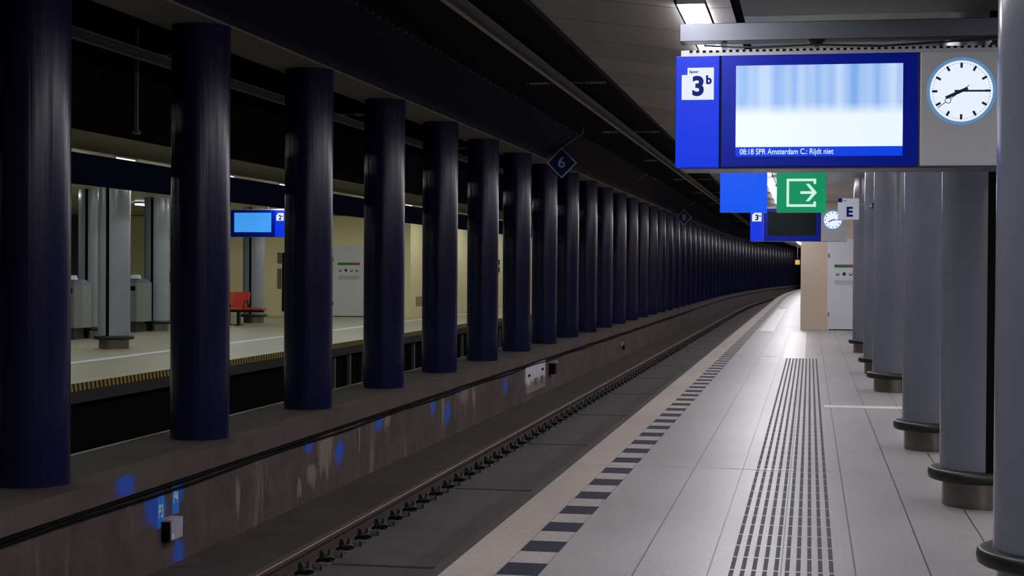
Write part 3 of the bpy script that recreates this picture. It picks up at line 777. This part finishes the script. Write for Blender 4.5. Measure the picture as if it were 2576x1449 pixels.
# things fixed to the low wall
for y0, y1, z0, z1, s in ((12.06, 12.20, -.60, -.335, 'P3'), (12.36, 12.505, -.525, -.255, 'P4')):
    t = thing('painted_label', 'blue painted patch lettered %s on the low track wall' % s, 'painted label', (-5.1, y0, z0))
    boxp('paint', M['paint_blue'], t, 0, .002, 0, y1-y0, 0, z1-z0)
    text('lettering', s, .155, M['paint_text'], t, (.003, (y1-y0)/2, (z1-z0)*.5), rot=(PI/2, 0, PI/2), sx=.62, thick=.0005, bold=.001)
t = thing('junction_box', 'small grey junction box on the low wall below the P3 and P4 marks', 'box', (-5.1, 12.14, -.70))
boxp('case', M['black'], t, 0, .07, 0, .26, 0, .15, bev=.004); boxp('cover', M['boxgrey'], t, .07, .08, .02, .255, .0, .165)
boxp('lid', M['boxgrey'], t, 0, .065, .01, .21, .15, .172); boxp('sticker', M['sign_white'], t, .08, .082, .03, .07, .012, .05)
t = thing('wall_panel', 'dirty white panel fixed under the coping of the low wall', 'panel', (-5.1, 28.85, -.80))
boxp('board', M['dirtywhite'], t, 0, .02, 0, 2.2, 0, .53)
for yy, zz in ((.35, .33), (1.85, .36)): boxp('fixing', M['black'], t, .02, .03, yy-.1, yy+.1, zz-.022, zz+.022)
for yy in (.9, 1.6): boxp('worn_symbol', mat('worn_symbol_brown', (92, 84, 74), .8), t, .02, .022, yy, yy+.35, .1, .24)
t = thing('wall_lamp_box', 'small dark box fixed to the wall right of the dirty white panel', 'box', (-5.1, 31.6, -.60))
boxp('case', M['black'], t, 0, .12, 0, .25, 0, .22, bev=.01); boxp('cap', M['signgrey'], t, 0, .14, 0, .3, .22, .26); boxp('conduit', M['rubber'], t, 0, .03, .1, .13, .26, .37)
t = thing('wall_hook', 'tiny dark hook fixed far along the low wall', 'hook', (-5.1, 44.0, -.62)); boxp('plate', M['boxgrey'], t, 0, .04, 0, .2, 0, .12); boxp('hook', M['black'], t, .04, .1, .05, .15, -.1, .03)

# ------------------------------------------------------------------ overhead line
def conductor(x, lb):
    b = MB(); P = [(-.03, .0), (.03, 0), (.03, .008), (.012, .02), (.012, .09), (.085, .10), (.085, .115), (-.085, .115), (-.085, .10), (-.012, .09), (-.012, .02), (-.03, .008)]
    b.run([(x+a, 4.07+c) for a, c in P], -10.9, YE, close=True, mats=[0, 0, 0, 1, 1, 0, 0, 0, 1, 1, 0, 0])  # bright flanges and darker web: the bar's highlight lines put into colour
    return tag(b.build('conductor_rail', [M['conductor'], M['bracket']]), lb, 'overhead conductor')
conductor(-3.48, 'aluminium overhead conductor bar above the near track')
conductor(-8.2, 'aluminium overhead conductor bar above the far track behind the columns')
t = thing('conductor_bracket', 'x', 'bracket', group='brackets holding the overhead conductor')
b = MB().tube([(-.62, 0, 0), (.55, 0, 0)], .014); b.build('arm', M['bracket'], t)
for x0 in (-.55, .28):
    b = MB(); prof = []
    for i in range(6): prof += [(.016, -.15+.05*i), (.034, -.135+.05*i), (.016, -.115+.05*i)]
    bb = MB(); rings = bb.lathe(prof, 0, 0, 12)
    for v in bb.bm.verts: v.co = Vector((x0+.13+v.co.z, v.co.x, v.co.y))
    bb.build('insulator', M['porcelain'], t); b.bm.free()
b = MB().tube([(-.58, 0, 0), (-.58, 0, .18)], .005); b.build('hanger', M['bracket'], t)
b = MB().tube([(.5, 0, 0), (.5, 0, .18)], .005); b.build('hanger', M['bracket'], t)
boxp('clamp', M['conductor'], t, -.05, .05, -.06, .06, -.028, .0)
first = True
for i, y in enumerate((23.2, 31.6, 40, 48.4, 56.8, 66, 76, 90, 105)):
    q = t if first else dup(t); first = False
    q.location = (bend(-3.48, y), y, 4.217); q['label'] = ('dark insulated bracket crossing the near conductor bar, %s one' % ORD[i]) if i < 3 else 'dark insulated bracket far along the near conductor bar'
for i, y in enumerate((19.5, 27.5, 35.5)):
    q = dup(t, (-8.2, y, 4.217), 0, 'insulated bracket on the conductor bar behind the columns, %s one' % ORD[i])
t = thing('hanging_post', 'pale vertical hanger post seen behind the first two blue columns', 'post', (-8.33, 19.0, 3.1))
boxp('post', M['bracket'], t, -.02, .02, -.02, .02, .1, 1.4); boxp('foot', M['bracket'], t, -.04, .04, -.04, .04, .06, .1)

# diamond distance signs on slanting struts
def diamond(x, y, z, s, lb):
    t = thing('diamond_sign', lb, 'sign', (x, y, z)); r = .31
    b = MB(); b.prism_y([(0, -r), (r, 0), (0, r), (-r, 0)], 0, .02); b.build('border', M['diamond_edge'], t)
    r2 = r*.88; b = MB(); b.prism_y([(0, -r2), (r2, 0), (0, r2), (-r2, 0)], -.003, 0); f = b.build('face', M['diamond_blue'], t)
    text('numeral', s, .31, M['diamond_edge'], f, (0, -.004, 0), bold=.005)
    b = MB(); b.tube([(-.14, .03, .24), (.42, .03, .60)], .022); b.build('strut', M['bracket'], t)
    b = MB(); b.tube([(.42, .03, .60), (.42, .03, 4.4-z)], .022); b.build('hanger', M['bracket'], t)
    return t
diamond(-4.93, 32, 3.635, '6', 'blue diamond sign numbered 6 hanging before the roof of the near track')
diamond(-4.93, 64, 3.58, '8', 'far blue diamond sign numbered 8 hanging deeper in the tunnel')
t = thing('roof_strut', 'slanting grey strut under the track roof between the two diamond signs', 'strut', (-4.95, 46, 3.9))
b = MB().tube([(-.25, 0, 0), (.36, 0, .35), (.36, 0, .5)], .02); b.build('tube', M['bracket'], t)
# C board behind the columns
t = thing('track_letter_sign', 'dark hanging board lettered C seen between two blue columns', 'sign', (-7.05, 33.6, 3.55))
boxp('board', M['black'], t, 0, .35, 0, .02, 0, .6); text('letter', 'C', .26, M['diamond_edge'], t, (.2, -.003, .4), bold=.004); boxp('mark', M['bracket'], t, .12, .26, -.002, 0, .1, .16)
boxp('hanger', M['bracket'], t, .16, .19, 0, .02, .6, .95)
# amber lamp far away
t = thing('amber_sign', 'small amber lit sign at the far end of the platform', 'sign', (-.98, 110, 1.9)); boxp('face', M['amber'], t, 0, .3, 0, .05, 0, .3); boxp('case', M['rubber'], t, -.03, .33, .05, .2, -.03, .33); boxp('hanger', M['bracket'], t, .14, .17, .1, .13, .33, 1.3)
# plinth posts under far platform edge
t = tag(MB().box(-.03, .03, -.05, .05, 0, .71).build('edge_support', M['bingrey']), 'grey upright support under the far platform edge', 'support', 'supports under the far platform edge')
first = True
for i in range(30):
    y = 30+1.1*i; q = t if first else t.copy()
    if not first: C.objects.link(q)
    first = False; q.location = (-9.4, y, -.97)
